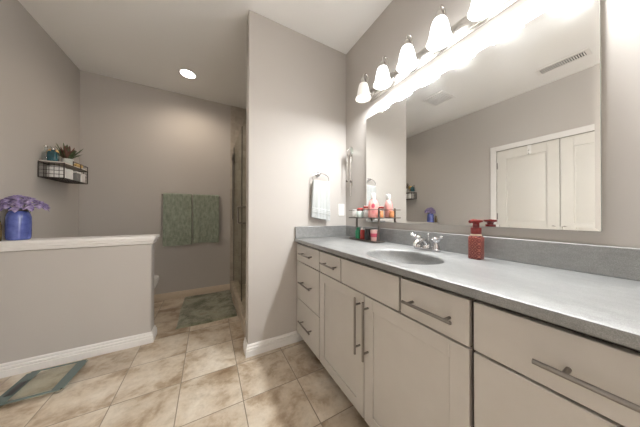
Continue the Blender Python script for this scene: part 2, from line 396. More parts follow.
# shower enclosure: tiled walls, curb, pan
struct(MB().box(.285, XV-.012, YB-.010, YB, 0, ZC).build('wall_shower', M['shower']), 'brown stone tile on the far shower wall', 'wall')
struct(MB().box(XV-.012, XV, YP+PT, YB, 0, ZC).build('wall_shower_side', M['shower']), 'stone tile on the side shower wall', 'wall')
struct(MB().box(.294, .40, YP+PT, YB-.010, 0, .125).build('trim_4', M['curb'], bevel=.008), 'tan stone shower curb', 'trim')
struct(MB().box(.40, XV-.012, YP+PT, YB-.010, 0, .05).build('trim_5', M['curb']), 'stone shower floor', 'floor')

# ------------------------------------------------------------------ vanity cabinets
XF, XBX = .688, .708         # door face, carcass front
Z0, Z1, ZR = .095, .864, .722
def slab(mb, y0, y1, z0, z1): mb.box(XF, XBX, y0, y1, z0, z1)
def pull_y(parent, yc, z, half, post):
    p = MB(); x = XF-.034; p.cyl((x, yc-half, z), (x, yc+half, z), .0058, seg=12)
    for s in (-1, 1): p.cyl((x, yc+s*(half-post), z), (XF, yc+s*(half-post), z), .005, seg=10)
    p.build('bar_pull', M['nickel'], parent, smooth=True)
def pull_z(parent, y, z0, z1, post):
    p = MB(); x = XF-.034; p.cyl((x, y, z0), (x, y, z1), .0058, seg=12)
    for z in (z0+post, z1-post): p.cyl((x, y, z), (XF, y, z), .005, seg=10)
    p.build('bar_pull', M['nickel'], parent, smooth=True)
def drawer(parent, y0, y1, z0, z1, half=None, post=.03, yc=None, zp=None, name='drawer'):
    mb = MB(); slab(mb, y0, y1, z0, z1); d = mb.build(name, M['cab'], parent, bevel=.0025)
    if half: pull_y(d, (y0+y1)/2 if yc is None else yc, (z0+z1)/2 if zp is None else zp, half, post)
    return d
def shaker(parent, y0, y1, z0, z1, side):
    mb = MB(); s = .058
    slab(mb, y0, y0+s, z0, z1); slab(mb, y1-s, y1, z0, z1); slab(mb, y0+s, y1-s, z0, z0+s); slab(mb, y0+s, y1-s, z1-s, z1)
    mb.box(XF+.007, XBX, y0+s, y1-s, z0+s, z1-s)
    d = mb.build('door', M['cab'], parent, bevel=.0015)
    pull_z(d, y0+.027 if side < 0 else y1-.027, .414, .698, .035)
def carcass(root, y0, y1):
    mb = MB(); t_ = .016; zt = .8805   # open-topped box: face, back, two sides, bottom, toe-kick plinth
    mb.box(XBX, XBX+.018, y0, y1, Z0-.005, zt).box(XV-.014, XV-.002, y0, y1, Z0-.005, zt)
    mb.box(XBX+.018, XV-.014, y0, y0+t_, Z0-.005, zt).box(XBX+.018, XV-.014, y1-t_, y1, Z0-.005, zt)
    mb.box(XBX+.018, XV-.014, y0+t_, y1-t_, Z0-.005, Z0+.012).box(.768, XV-.002, y0, y1, 0, Z0-.005)
    mb.build('cabinet_body', M['gap'], root)
g = .0048
c1 = thing('vanity_drawer_cabinet', 'narrow white three-drawer vanity cabinet against the partition wall', 'cabinet', group=None)
carcass(c1, 1.2655, YP-.001)
drawer(c1, 1.2655+g, YP-.008, ZR, Z1, .105, .03, 1.468, .797)
drawer(c1, 1.2655+g, YP-.008, .399, ZR-.007, .105, .03, 1.468, .560)
drawer(c1, 1.2655+g, YP-.008, Z0, .392, .105, .03, 1.468, .238)
c2 = thing('vanity_sink_cabinet', 'wide white vanity cabinet under the sink with two panelled doors', 'cabinet')
carcass(c2, .319, 1.2645)
drawer(c2, 1.003+g, 1.2645-g, ZR, Z1, .085, .025, 1.115, .796)
drawer(c2, .5785+g, 1.003-g, ZR, Z1, name='false_drawer_front')
drawer(c2, .319+g+.001, .5785-g, ZR, Z1, .09, .022, None, .787)
shaker(c2, .797+g-.001, 1.2645-g, Z0, ZR-.007, -1)
shaker(c2, .319+g+.001, .797-g+.001, Z0, ZR-.007, 1)
c3 = thing('vanity_wide_cabinet', 'white vanity cabinet with wide drawers at the right edge, nearest the camera', 'cabinet')
carcass(c3, -.46, .318)
drawer(c3, -.455, .318-g, ZR, Z1, .25, .047, -.071, .785)
drawer(c3, -.455, .318-g, .399, ZR-.007, .25, .047, -.071, .40-.03+.19)
drawer(c3, -.455, .318-g, Z0, .392, .25, .047, -.071, .238)

# ------------------------------------------------------------------ countertop with integral oval basin
XC, ZT, ZTB = .668, .909, .8815
CYA, CYB = -.47, YP-.0015
SX, SY, SA, SB = .880, .725, .165, .195
ct = thing('countertop', 'long grey speckled vanity countertop with an oval basin moulded in', 'countertop')
N = 96
def rectpt(a, x0, x1, y0, y1):
    dx, dy = math.cos(a), math.sin(a); ts = []
    if dx > 1e-9: ts.append((x1-SX)/dx)
    if dx < -1e-9: ts.append((x0-SX)/dx)
    if dy > 1e-9: ts.append((y1-SY)/dy)
    if dy < -1e-9: ts.append((y0-SY)/dy)
    t = min(ts); return (SX+dx*t, SY+dy*t)
x0, x1, y0, y1 = XC, XV-.001, CYA, CYB
angs = [2*PI*k/N for k in range(N)]
for cx_, cy_ in ((x0, y0), (x0, y1), (x1, y0), (x1, y1)): angs.append(math.atan2(cy_-SY, cx_-SX) % (2*PI))
angs = sorted(angs)
def ell(k, z): return [(SX+SA*k*math.cos(a), SY+SB*k*math.sin(a), z) for a in angs]
rect = [rectpt(a, x0, x1, y0, y1) for a in angs]
def inset(d): return [(min(max(x, x0+d), x1-d), min(max(y, y0+d), y1-d)) for x, y in rect]
mb = MB()
mb.loft([[(x, y, ZTB) for x, y in rect], [(x, y, ZT-.006) for x, y in rect], [(x, y, ZT-.0015) for x, y in inset(.0022)], [(x, y, ZT) for x, y in inset(.006)],
         ell(1.03, ZT), ell(1.0, ZT-.004), ell(.985, ZT-.012), ell(.985, ZTB)], cap=False)
bmesh.ops.remove_doubles(mb.b, verts=mb.b.verts[:], dist=1e-6)
mb.build('worktop', M['counter'], ct, smooth=True)
mb = MB()
bowl = []
for t in [0, .05, .12, .2, .3, .42, .55, .7, .85, 1.0]:
    k = math.cos(t*PI/2)**.62*.985+.0; zz = ZT-.012-.115*math.sin(t*PI/2)**.9
    k = max(k, .11); bowl.append([(SX+.01*t+SA*k*math.cos(a)*1, SY+SB*(k*(1-.25*t))*math.sin(a), zz) for a in angs])
mb.loft(bowl, cap=False)
bs = mb.build('basin', M['counter'], ct, smooth=True)
dr = MB(); dr.lathe([(.0, .004), (.012, .004), (.018, .006), (.022, .003), (.022, 0)], (SX+.01, SY, ZT-.127), 24, cap=False); dr.build('drain', M['chrome'], bs, smooth=True)
mb = MB().box(XV-.020, XV-.0005, CYA, YP-.0215, ZT, 1.013); mb.build('backsplash', M['counter'], ct, bevel=.003)
mb = MB().box(XC+.004, XV-.0005, YP-.021, YP-.0005, ZT, 1.013); mb.build('side_splash', M['counter'], ct, bevel=.003)

# ------------------------------------------------------------------ wall mirror
mi = thing('wall_mirror', 'large frameless wall mirror above the vanity', 'mirror', (XV, .763, 1.062))
mb = MB().box(-.0185, -.0005, -.607, .607, 0, .893); mb.build('mirror_backing', M['mirror_edge'], mi, bevel=.002)
mb = MB(); hw, hh, bv = .6065, .8925, .012
A = [(-.0187, -hw, .0005), (-.0187, hw, .0005), (-.0187, hw, hh), (-.0187, -hw, hh)]
B = [(-.0200, -hw+bv, .0005+bv), (-.0200, hw-bv, .0005+bv), (-.0200, hw-bv, hh-bv), (-.0200, -hw+bv, hh-bv)]
mb.loft([A, B]); mb.build('mirror_glass', M['mirror'], mi)

# ------------------------------------------------------------------ vanity light bar with six bell shades
LX, LZ = 1.100, 2.098
vl = thing('vanity_light', 'satin nickel vanity light bar with six glowing white bell shades above the mirror', 'light fixture', (XV, .764, 2.086))
mb = MB(); pr = [(0, 0), (-.010, 0), (-.014, .006), (-.014, .018), (-.022, .022), (-.026, .032), (-.026, .080), (-.022, .090), (-.014, .094), (-.014, .106), (-.010, .112), (0, .112)]
mb.prism(pr, 'y', -.565, .565); mb.build('back_plate', M['nickel_lt'], vl, bevel=.002)
for i in range(6):
    y = 1.283-.2075*i-.764; lx = LX-XV; zb = LZ-2.086
    a = MB(); pts = []
    a.lathe([(.022, 0), (.022, .004), (.012, .010), (0.0, .011)], (0, 0, 0), 20, cap=False)
    for v in a.b.verts: v.co = Vector((-.026-v.co.z, y+v.co.x, .045+v.co.y))
    path = [(-.026, y, .045), (-.05, y, .040), (-.066, y, .052), (-.072, y, .085), (-.075, y, .13)]
    ztop = .150
    for k in range(0, 9):
        t = PI*k/8; path.append(((-.075+lx)/2+(-.075-lx)/2*math.cos(t), y, ztop+.036*math.sin(t)))
    path.append((lx, y, zb+.134))
    a.tube(path, .0052, 10); a.build('arm', M['nickel_lt'], vl, smooth=True)
    cpm = MB(); cpm.lathe([(.008, .134), (.014, .130), (.020, .120), (.024, .104), (.029, .092), (.029, .084), (.0, .084)], (lx, y, zb), 24, cap=False); cpm.build('shade_holder', M['nickel_lt'], vl, smooth=True)
    s = MB()
    pf = [(.024, .088), (.031, .082), (.037, .068), (.043, .045), (.048, .016), (.053, -.010), (.059, -.028), (.0635, -.036), (.0612, -.036), (.051, -.011), (.046, .014), (.041, .044), (.035, .066), (.029, .079), (.022, .085)]
    s.lathe(pf, (lx, y, zb), 36, cap=False, wave=lambda a, j: .025*math.cos(6*a)*min(1, max(0, (abs(7.5-7.5)+(1 if 4 <= j <= 10 else .3))))*.6)
    sh = s.build('bell_shade', M['shade_dim'] if i == 0 else M['shade'], vl, smooth=True)
    if i == 0: sh['label'] = 'dimmer white bell shade at the far end'
    bb = MB(); bb.ball((lx, y, zb+.03), .026, sz=1.15).cyl((lx, y, zb+.05), (lx, y, zb+.11), .012, seg=12); bb.build('light_bulb', M['bulb'], vl, smooth=True)
    ld = bpy.data.lights.new('bulb_light', 'AREA'); ld.shape = 'DISK'; ld.size = .085; ld.energy = LAMP_W; ld.color = (.965, .99, 1)
    lo = bpy.data.objects.new('bulb_light', ld); C.objects.link(lo); lo.parent = vl; lo.location = (lx, y, zb-.0345)
    if i == 0: ld.energy = LAMP_W*.22

# ------------------------------------------------------------------ recessed ceiling light
rl = thing('recessed_light', 'round glowing recessed ceiling light over the toilet corner', 'light', (-.216, 2.815, ZC))
mb = MB(); mb.lathe([(.074, -.001), (.094, -.001), (.094, -.006), (.088, -.009), (.074, -.006)], (0, 0, 0), 40, cap=False); mb.build('trim_ring', M['trim'], rl, smooth=True)
mb = MB(); mb.lathe([(.0, -.0035), (.0745, -.0035), (.0745, -.001), (0, -.001)], (0, 0, 0), 40, cap=False); mb.build('lens', M['lens'], rl)
ld = bpy.data.lights.new('can_light', 'SPOT'); ld.energy = CAN_W; ld.color = (1, .85, .69); ld.spot_size = math.radians(165); ld.spot_blend = .8; ld.shadow_soft_size = .06
lo = bpy.data.objects.new('can_light', ld); C.objects.link(lo); lo.parent = rl; lo.location = (0, 0, -.02)

# ceiling fan grille and vent, both seen in the mirror
fan = thing('exhaust_fan', 'square white exhaust fan grille on the ceiling, seen in the mirror', 'fan', (-.42, 1.72, ZC))
mb = MB(); mb.box(-.15, .15, -.15, .15, -.012, -.001); mb.build('fan_frame', M['trim'], fan, bevel=.004)
mb = MB(); mb.box(-.118, .118, -.118, .118, -.0135, -.012); mb.build('grille_shadow', M['greybox'], fan)  # flat grey sheet, stands for the shade between the grille bars
mb = MB()
for k in range(11): mb.box(-.115, .115, -.115+k*.0218, -.115+k*.0218+.011, -.019, -.0135)
mb.build('grille', M['trim'], fan)
vt = thing('ceiling_vent', 'long white louvred ceiling vent, seen in the mirror above the closet doors', 'vent', (-.91, .675, ZC))
mb = MB(); mb.box(-.075, .075, -.19, .19, -.006, -.001); mb.build('vent_frame', M['trim'], vt, bevel=.002)
mb = MB(); mb.box(-.045, .045, -.16, .16, -.0075, -.006); mb.build('vent_shadow', M['blackp'], vt)  # black sheet drawn in place of the shaded depth behind the louvres
mb = MB()
for k in range(20):
    y = -.155+k*.0163; mb.prism([(y, -.0078), (y+.0025, -.0078), (y+.0060, -.014), (y+.0035, -.014)], 'x', -.045, .045)
mb.build('louvre', M['trim'], vt)

# ------------------------------------------------------------------ faucet
fa = thing('faucet', 'chrome two-handle faucet behind the oval basin', 'faucet', (1.150, .768, ZT))
mb = MB(); mb.prism(rrect(-.026, .026, -.082, .082, .025, 8), 'z', .0005, .016); fb = mb.build('base_plate', M['chrome'], fa, bevel=.005, seg=3)
mb = MB(); mb.lathe([(.024, .012), (.021, .03), (.019, .045), (.012, .056), (0, .058)], (0, 0, 0), 24, cap=False)
mb.tube([(0, 0, .030), (-.02, 0, .052), (-.05, 0, .062), (-.085, 0, .058), (-.108, 0, .045), (-.114, 0, .030)], [.017, .017, .0155, .014, .012, .0115], 16)
mb.build('spout', M['chrome'], fa, smooth=True)
mb = MB(); mb.cyl((.014, 0, .05), (.014, 0, .088), .003).ball((.014, 0, .092), .0075); mb.build('lift_rod', M['chrome'], fa, smooth=True)
for s in (-1, 1):
    mb = MB(); y = s*.054
    mb.lathe([(.021, .014), (.020, .030), (.013, .044), (.012, .052), (.020, .058), (.024, .068), (.023, .078), (.012, .086), (0, .087)], (0, y, 0), 20, cap=False, wave=lambda a, j: .06*math.cos(8*a) if 4 <= j <= 7 else 0)
    hd = mb.build('handle', M['chrome'], fa, smooth=True)
    mb = MB(); mb.tube([(0, y+s*.010, .072), (-.006, y+s*.026, .077), (-.012, y+s*.040, .086)], [.009, .008, .009], 12); mb.ball((-.012, y+s*.040, .086), .0105); mb.build('lever', M['chrome'], hd, smooth=True)

# ------------------------------------------------------------------ soap dispenser
so = thing('soap_dispenser', 'red soap dispenser with a diamond pattern and wide pump top, standing by the backsplash', 'soap dispenser', (1.135, .505, ZT))
mb = MB(); q = lambda r, z, k=.014: [(x, y, z) for x, y in rrect(-r, r, -r, r, k*r/.027, 6)]
mb.loft([q(.0255, .0005), q(.027, .004), q(.027, .098), q(.025, .106), q(.021, .111)]); mb.build('bottle', M['soap'], so, smooth=True)
mb = MB(); mb.lathe([(.0215, .1105), (.0225, .113), (.021, .119), (.019, .119)], (0, 0, 0), 28); mb.build('neck_band', M['cream'], so, smooth=True)
mb = MB(); mb.lathe([(.0205, .118), (.0215, .121), (.0215, .147), (.019, .150), (.0, .150)], (0, 0, 0), 28, cap=False); mb.build('collar', M['soapred'], so, smooth=True)
mb = MB(); mb.lathe([(.0135, .149), (.0135, .170), (.016, .173), (.027, .177), (.0285, .181), (.027, .186), (.012, .188), (0, .188)], (0, 0, 0), 28, cap=False)
mb.tube([(0, 0, .180), (-.022, .006, .181), (-.036, .010, .178)], [.010, .009, .007], 12); mb.build('pump_head', M['soapred'], so, smooth=True)

# ------------------------------------------------------------------ two-tier counter rack and what it holds
RX0, RX1, RY0, RY1, RT, RR = 1.072, 1.172, 1.120, 1.435, 1.098, 1.158
rk = thing('counter_organizer', 'two-tier grey metal rack standing on the counter below the mirror corner', 'rack', ((RX0+RX1)/2, (RY0+RY1)/2, ZT))
ox, oy = (RX0+RX1)/2, (RY0+RY1)/2
hx, hy = (RX1-RX0)/2, (RY1-RY0)/2
for nm, z in (('lower_shelf', .006), ('upper_shelf', RT-ZT-.006)):
    mb = MB(); mb.box(-hx, hx, -hy, hy, z, z+.004); mb.tube([(-hx, -hy, z+.003), (hx, -hy, z+.003), (hx, hy, z+.003), (-hx, hy, z+.003)], .0042, 8, True); mb.build(nm, M['rackmetal'], rk)
mb = MB(); z = RR-ZT; mb.tube([(-hx, -hy, z), (hx, -hy, z), (hx, hy, z), (-hx, hy, z)], .0028, 8, True); mb.build('guard_rail', M['rackmetal'], rk)
for x, y in ((0, -hy+.012), (0, hy-.042)):
    mb = MB(); mb.box(x-.005, x+.005, y-.006, y+.006, .0005, (RR-ZT+.012) if y < 0 else (RT-ZT-.006)); mb.build('post', M['rackmetal'], rk)
def lotion(loc, label, group=None):
    t = thing('lotion_bottle', label, 'bottle', loc, rz=.78)
    def e(r, z, k=.80): return [(r*k*math.cos(a), r*math.sin(a), z) for a in [2*PI*i/28 for i in range(28)]]
    mb = MB(); mb.loft([e(.036, 0), e(.039, .006), e(.040, .07), e(.039, .100), e(.033, .124), e(.021, .138), e(.015, .143, 1)]); mb.build('bottle', M['pink'], t, smooth=True)
    mb = MB(); mb.lathe([(.016, .142), (.018, .146), (.018, .182), (.015, .188), (0, .189)], (0, 0, 0), 22, cap=False); mb.build('cap', M['whitep'], t, smooth=True)
    mb = MB()
    mb.loft([[(-.0325+.0016*abs(math.cos(a))**2, .013*math.cos(a), .090+.017*math.sin(a)) for a in [2*PI*i/24 for i in range(24)]], [(-.029, .013*math.cos(a), .090+.017*math.sin(a)) for a in [2*PI*i/24 for i in range(24)]]])
    mb.build('round_print', M['pinklabel'], t)
    mb = MB(); mb.box(-.0326, -.029, -.011, .011, .050, .053).box(-.0326, -.029, -.009, .009, .043, .045).box(-.0326, -.029, -.010, .010, .035, .037); mb.build('print_lines', M['pinklabel'], t)
    return t
lotion((1.125, 1.195, RT), 'tall pink lotion bottle with a white cap on the upper shelf of the counter rack')
def jar(name, label, cat, loc, prof, ma, lid=None, lidm=None):
    t = thing(name, label, cat, loc)
    mb = MB(); mb.lathe(prof, (0, 0, 0), 26); mb.build('body', ma, t, smooth=True)
    if lid: mb = MB(); mb.lathe(lid, (0, 0, 0), 26); mb.build('lid', lidm, t, smooth=True)
    return t
jar('cream_jar', 'small white tub at the left end of the upper rack shelf', 'jar', (1.118, 1.405, RT), [(.024, 0), (.026, .004), (.026, .044), (.023, .048)], M['whitep'], [(.027, .048), (.027, .064), (.024, .067)], M['whitep'])
jar('frosted_jar', 'frosted jar with a red lid on the upper rack shelf', 'jar', (1.115, 1.340, RT), [(.028, 0), (.030, .005), (.031, .046), (.027, .053)], M['frost'], [(.026, .053), (.028, .057), (.028, .072), (.020, .078)], M['redp'])
t = jar('cotton_jar', 'white jar with red trim beside the pink lotion bottle', 'jar', (1.130, 1.275, RT), [(.024, 0), (.027, .004), (.027, .058), (.025, .062)], M['whitep'], [(.026, .062), (.027, .066), (.027, .086), (.018, .094)], M['palepink'])
mb = MB(); mb.lathe([(.0275, .076), (.0285, .078), (.0285, .088), (.0275, .090)], (0, 0, 0), 26); mb.build('trim_band', M['redp'], t, smooth=True)
jar('orange_jar', 'small orange jar behind the pink lotion bottle, seen in the mirror', 'jar', (1.150, 1.140, RT), [(.017, 0), (.019, .003), (.019, .036), (.016, .04)], M['orange'], [(.018, .04), (.018, .05), (.016, .052)], M['orange'])
jar('green_bottle', 'small green bottle on the lower shelf of the counter rack', 'bottle', (1.112, 1.362, ZT+.011), [(.021, 0), (.023, .004), (.023, .062), (.014, .076)], M['greenp'], [(.014, .076), (.014, .092), (.012, .094)], M['greenp'])
jar('red_bottle', 'small red bottle between the green bottle and the black jar on the rack', 'bottle', (1.112, 1.303, ZT+.011), [(.020, 0), (.022, .004), (.022, .066), (.015, .078)], M['redp'], [(.015, .078), (.015, .092), (.013, .094)], M['whitep'])
jar('black_jar', 'black jar in the middle of the lower rack shelf', 'jar', (1.112, 1.240, ZT+.011), [(.024, 0), (.027, .006), (.028, .056), (.023, .068)], M['blackp'], [(.024, .068), (.024, .086), (.021, .089)], M['blackp'])
jar('pink_cup', 'pale pink tapered cup at the right end of the lower rack shelf', 'cup', (1.112, 1.175, ZT+.011), [(.019, 0), (.021, .003), (.027, .078), (.0285, .084), (.026, .084)], M['palepink'])
t = [o for o in C.objects if o.name.startswith('pink_cup')][0]
mb = MB(); mb.lathe([(.0232, .030), (.0242, .032), (.0262, .056), (.0255, .058)], (0, 0, 0), 26); mb.build('red_band', M['pinklabel'], t, smooth=True)

# ------------------------------------------------------------------ extending vanity mirror on the wall corner
am = thing('extending_mirror', 'chrome wall-mounted extending shaving mirror in the corner by the hand towel', 'mirror', (XV, 1.60, 1.30))
mb = MB(); mb.cyl((-.014, 0, .0), (-.014, 0, .44), .005, seg=10); mb.ball((-.014, 0, 0), .008).ball((-.014, 0, .44), .008); mb.box(-.010, -.0005, -.012, .012, .10, .16); mb.box(-.010, -.0005, -.012, .012, .34, .40); mb.build('wall_rod', M['nickel_lt'], am, smooth=True)
mb = MB(); mb.cyl((-.060, -.004, .14), (-.060, -.004, .42), .0045, seg=10); mb.cyl((-.014, 0, .18), (-.060, -.004, .15), .004, seg=8); mb.cyl((-.014, 0, .36), (-.060, -.004, .40), .004, seg=8)
pts = [(-.060+.022*(1-math.cos(PI*k/8)), -.004-.012*k/8, .42+.028*math.sin(PI*k/8)) for k in range(9)]; mb.tube(pts, .0045, 10); mb.build('swing_arm', M['nickel_lt'], am, smooth=True)
for x in (-.014, -.060):
    mb = MB(); mb.ball((x, -.002, .145), .0125, sz=1.3); mb.build('pivot_knob', M['rackmetal'], am, smooth=True)
md = bpy.data.objects.new('mirror_head', None)
mb = MB(); mb.torus((0, 0, 0), .036, .005, 'y', 32, 8)
for v in mb.b.verts: v.co = Matrix.Rotation(.5, 3, 'Z') @ v.co + Vector((-.008-.030, -.046, .425))
mb.build('mirror_rim', M['nickel_lt'], am, smooth=True)
bpy.data.objects.remove(md)
mb = MB(); mb.lathe([(0, -.002), (.034, -.002), (.034, .002), (0, .002)], (0, 0, 0), 32, cap=False)
for v in mb.b.verts: v.co = Matrix.Rotation(.5, 3, 'Z') @ (Matrix.Rotation(PI/2, 3, 'X') @ v.co) + Vector((-.008-.030, -.046, .425))
mb.build('round_mirror', M['mirror_head'], am, smooth=True)

# wall outlet on the partition
ou = thing('wall_outlet', 'white wall outlet plate on the partition wall above the side splash', 'outlet', (1.168, YP, 1.168))
mb = MB(); mb.box(-.036, .036, -.006, -.0005, -.059, .059); mb.build('cover_plate', M['whitep'], ou, bevel=.003)
for z in (-.022, .022):
    mb = MB(); mb.box(-.017, .017, -.008, -.006, z-.016, z+.016); so_ = mb.build('socket', M['trim'], ou, bevel=.002)
    mb = MB(); mb.box(-.008, -.006, -.0085, -.0078, z-.005, z+.006).box(.006, .008, -.0085, -.0078, z-.005, z+.006); mb.build('slot', M['blackp'], so_)

# ------------------------------------------------------------------ towel ring and hand towel
tr = thing('towel_ring', 'chrome towel ring on the pale partition wall', 'towel ring', (.910, YP, 1.455))
mb = MB()
mb.lathe([(.024, .0005), (.024, .006), (.014, .012), (.010, .03), (.012, .046), (0, .048)], (0, 0, 0), 24, cap=False)
for v in mb.b.verts: v.co = Vector((v.co.x-.012, -v.co.z, v.co.y+.040))
mb.build('mount', M['chrome'], tr, smooth=True)
mb = MB(); mb.tube([(.086*math.cos(2*PI*k/48), -.040, .046*math.sin(2*PI*k/48)) for k in range(48)], .0042, 10, True); mb.build('ring', M['chrome'], tr, smooth=True)
def drape(mb, x0, x1, ybar, zbar, rad, zf, zb, amp=.006, seed=0, flare=0, nx=40, bands=(), skew=0, hem=0):
    # cloth folded over a bar along x; ybar centre line; front hangs on -y side
    rnd = random.Random(seed); ph = [rnd.uniform(0, 6.28) for _ in range(6)]
    path = []
    nb = 10
    for k in range(nb): path.append((1, zb+(zbar-zb)*k/nb))
    for k in range(9): path.append((None, PI*k/8))
    for k in range(1, 111): path.append((-1, zbar+(zf-zbar)*k/110))
    grid = []
    for i in range(nx+1):
        u = i/nx; col = []
        for s, z in path:
            if s is None: y = ybar+rad*math.cos(z); zz = zbar+rad*math.sin(z); dpt = 0
            else: y = ybar+rad*s; zz = z; dpt = min(1, max(0, (zbar-z)/(zbar-min(zf, zb))))
            wv = amp*dpt**.6*(math.sin(u*9+ph[0])*.6+math.sin(u*17+ph[1]+zz*3)*.4+.25*math.sin(u*31+ph[2]))
            y2 = y+(wv if (s or 0) <= 0 else wv*.4)
            x = x0+(x1-x0)*u; xm = (x0+x1)/2; x = xm+(x-xm)*(1+flare*dpt)+skew*dpt
            if s == -1:
                for bz in bands: y2 -= .005*math.exp(-((zz-bz)/.006)**2)
                zz += .004*math.sin(u*5+ph[3])*dpt-hem*(u-.5)*dpt
            col.append(mb.b.verts.new((x, y2, zz)))
        grid.append(col)
    for A, B in zip(grid, grid[1:]):
        for k in range(len(path)-1): mb.b.faces.new((A[k], A[k+1], B[k+1], B[k]))
mb = MB(); drape(mb, .830, 1.000, YP-.040, 1.418, .011, 1.080, 1.115, .008, 3, .10, bands=(1.135, 1.150, 1.165), skew=-.006, hem=.045)
tag(mb.build('hand_towel', M['towel_w'], None, smooth=True, solid=.007), 'pale grey hand towel hanging from the chrome ring', 'towel')

# ------------------------------------------------------------------ towel bar and green bath towels on the far wall
tb = thing('towel_bar', 'metal towel bar on the far wall under the green towels', 'towel bar', (-.19, YB, 1.375))
mb = MB(); mb.cyl((-.332, -.060, 0), (.332, -.060, 0), .0085, seg=14); mb.build('bar', M['nickel'], tb, smooth=True)
for x in (-.332, .332):
    mb = MB(); mb.cyl((x, -.0005, 0), (x, -.008, 0), .010, seg=20).cyl((x, -.01, 0), (x, -.066, 0), .006, seg=14); mb.build('bracket', M['nickel'], tb, smooth=True)
mb = MB(); drape(mb, -.510, -.197, YB-.060, 1.376, .016, .712, .80, .008, 11, .01, bands=(.775, .80, .825, .85))
tag(mb.build('bath_towel', M['towel_g'], None, smooth=True, solid=.009), 'green bath towel on the far wall bar, the left of the two', 'towel', 'green bath towels on the far wall')
mb = MB(); drape(mb, -.183, .132, YB-.060, 1.376, .016, .728, .79, .008, 5, .01, bands=(.80, .825))
tag(mb.build('bath_towel', M['towel_g'], None, smooth=True, solid=.009), 'green bath towel on the far wall bar, the right one, nearer the shower', 'towel', 'green bath towels on the far wall')

# ------------------------------------------------------------------ bath mat
rnd = random.Random(4); mb = MB(); nx, ny = 44, 64
gx0, gx1, gy0, gy1 = -.278, .284, 2.415, 3.282
top = []; 
for i in range(nx+1):
    row = []
    for j in range(ny+1):
        u, v = i/nx, j/ny; e = min(u*(gx1-gx0), (1-u)*(gx1-gx0), v*(gy1-gy0), (1-v)*(gy1-gy0))
        h = .002+.014*min(1, e/.018)**.5
        row.append(mb.b.verts.new((gx0+(gx1-gx0)*u+.004*math.sin(v*9), gy0+(gy1-gy0)*v+.005*math.sin(u*7+1), h+rnd.uniform(-.0018, .0018)*(1 if e > .001 else 0))))
    top.append(row)
for i in range(nx):
    for j in range(ny): mb.b.faces.new((top[i][j], top[i+1][j], top[i+1][j+1], top[i][j+1]))
edge = [r[0] for r in top]+top[-1][1:]+[r[-1] for r in top[-2::-1]]+top[0][-2:0:-1]
bot = [mb.b.verts.new((v.co.x, v.co.y, .0006)) for v in edge]; n = len(edge)
for k in range(n): mb.b.faces.new((edge[k], bot[k], bot[(k+1) % n], edge[(k+1) % n]))
mb.b.faces.new(bot)
tag(mb.build('bath_mat', M['mat'], None, smooth=True), 'mottled green bath mat on the tiles before the shower curb', 'mat')

# ------------------------------------------------------------------ bathroom scale
sca = thing('bathroom_scale', 'glass bathroom scale with grey-green borders on the tiles by the half wall', 'scale', (-.940, 2.052, 0), rz=math.radians(-2))
ZS = .026
mb = MB(); mb.prism(rrect(-.152, .152, -.155, .155, .022, 6), 'z', ZS-.006, ZS); gp = mb.build('glass_plate', M['scaleglass'], sca, bevel=.0015)
mb = MB(); z0, z1 = ZS+.0002, ZS+.0010
mb.prism(rrect(-.1515, .1515, -.1545, .1545, .022, 6), 'z', ZS-.0072, ZS-.0062)
for a in ((-.150, -.085, -.142, .142), (.092, .150, -.142, .142), (-.085, .092, -.152, -.128), (-.085, .092, .134, .152)): mb.box(*a, z0, z1)
mb.b.free(); mb = MB()
for a in ((-.150, -.085, -.136, .136), (.092, .150, -.136, .136), (-.136, .136, -.1535, -.130), (-.136, .136, .134, .1535)): mb.box(*a, z0, z1)
mb.build('printed_border', M['scaleborder'], sca)
mb = MB(); mb.box(-.128, -.092, -.075, .045, z1, z1+.003); mb.build('display', M['blackp'], sca, bevel=.001)
for x in (-.12, .12):
    for y in (-.12, .12):
        mb = MB(); mb.lathe([(.018, .0005), (.020, .003), (.020, ZS-.0075), (.016, ZS-.0063)], (x, y, 0), 20); mb.build('foot', M['nickel_lt'], sca, smooth=True)

# ------------------------------------------------------------------ toilet behind the half wall
to = thing('toilet', 'white toilet mostly hidden behind the half wall', 'toilet', (-.885, 2.850, 0))
def oval(cx, a, b, z, n=36, k=0): return [(cx+a*math.cos(2*PI*i/n)*(1+k*math.cos(2*PI*i/n)), b*math.sin(2*PI*i/n), z) for i in range(n)]
mb = MB(); mb.loft([oval(.02, .24, .115, .0005), oval(.02, .235, .11, .03), oval(.02, .21, .10, .12), oval(.05, .22, .12, .22), oval(.12, .265, .165, .32), oval(.135, .27, .182, .375), oval(.135, .268, .18, .390)]); mb.build('bowl', M['porcelain'], to, smooth=True)
mb = MB(); mb.loft([oval(.135, .272, .185, .392), oval(.135, .276, .188, .398), oval(.135, .276, .188, .408), oval(.135, .270, .183, .412)]); mb.build('seat', M['porcelain'], to, smooth=True)
mb = MB(); mb.loft([oval(.135, .268, .183, .4135), oval(.135, .274, .187, .418), oval(.135, .272, .185, .430), oval(.135, .235, .15, .437)]); mb.build('seat_lid', M['porcelain'], to, smooth=True)
mb = MB(); mb.loft([[(x, y, z) for x, y in rrect(-.388+d, -.185-d, -.21+d, .21-d, .03)] for z, d in ((.36, .02), (.39, .008), (.70, 0), (.745, 0))]); mb.box(-.24, -.10, -.10, .10, .20, .385); mb.build('tank', M['porcelain'], to, smooth=True)
mb = MB(); mb.prism(rrect(-.396, -.178, -.218, .218, .03), 'z', .746, .776); mb.build('tank_lid', M['porcelain'], to, bevel=.008, seg=3)
mb = MB(); mb.cyl((-.185, -.15, .69), (-.165, -.15, .69), .010).tube([(-.163, -.15, .69), (-.16, -.11, .685), (-.16, -.08, .68)], .006); mb.build('flush_lever', M['chrome'], to, smooth=True)

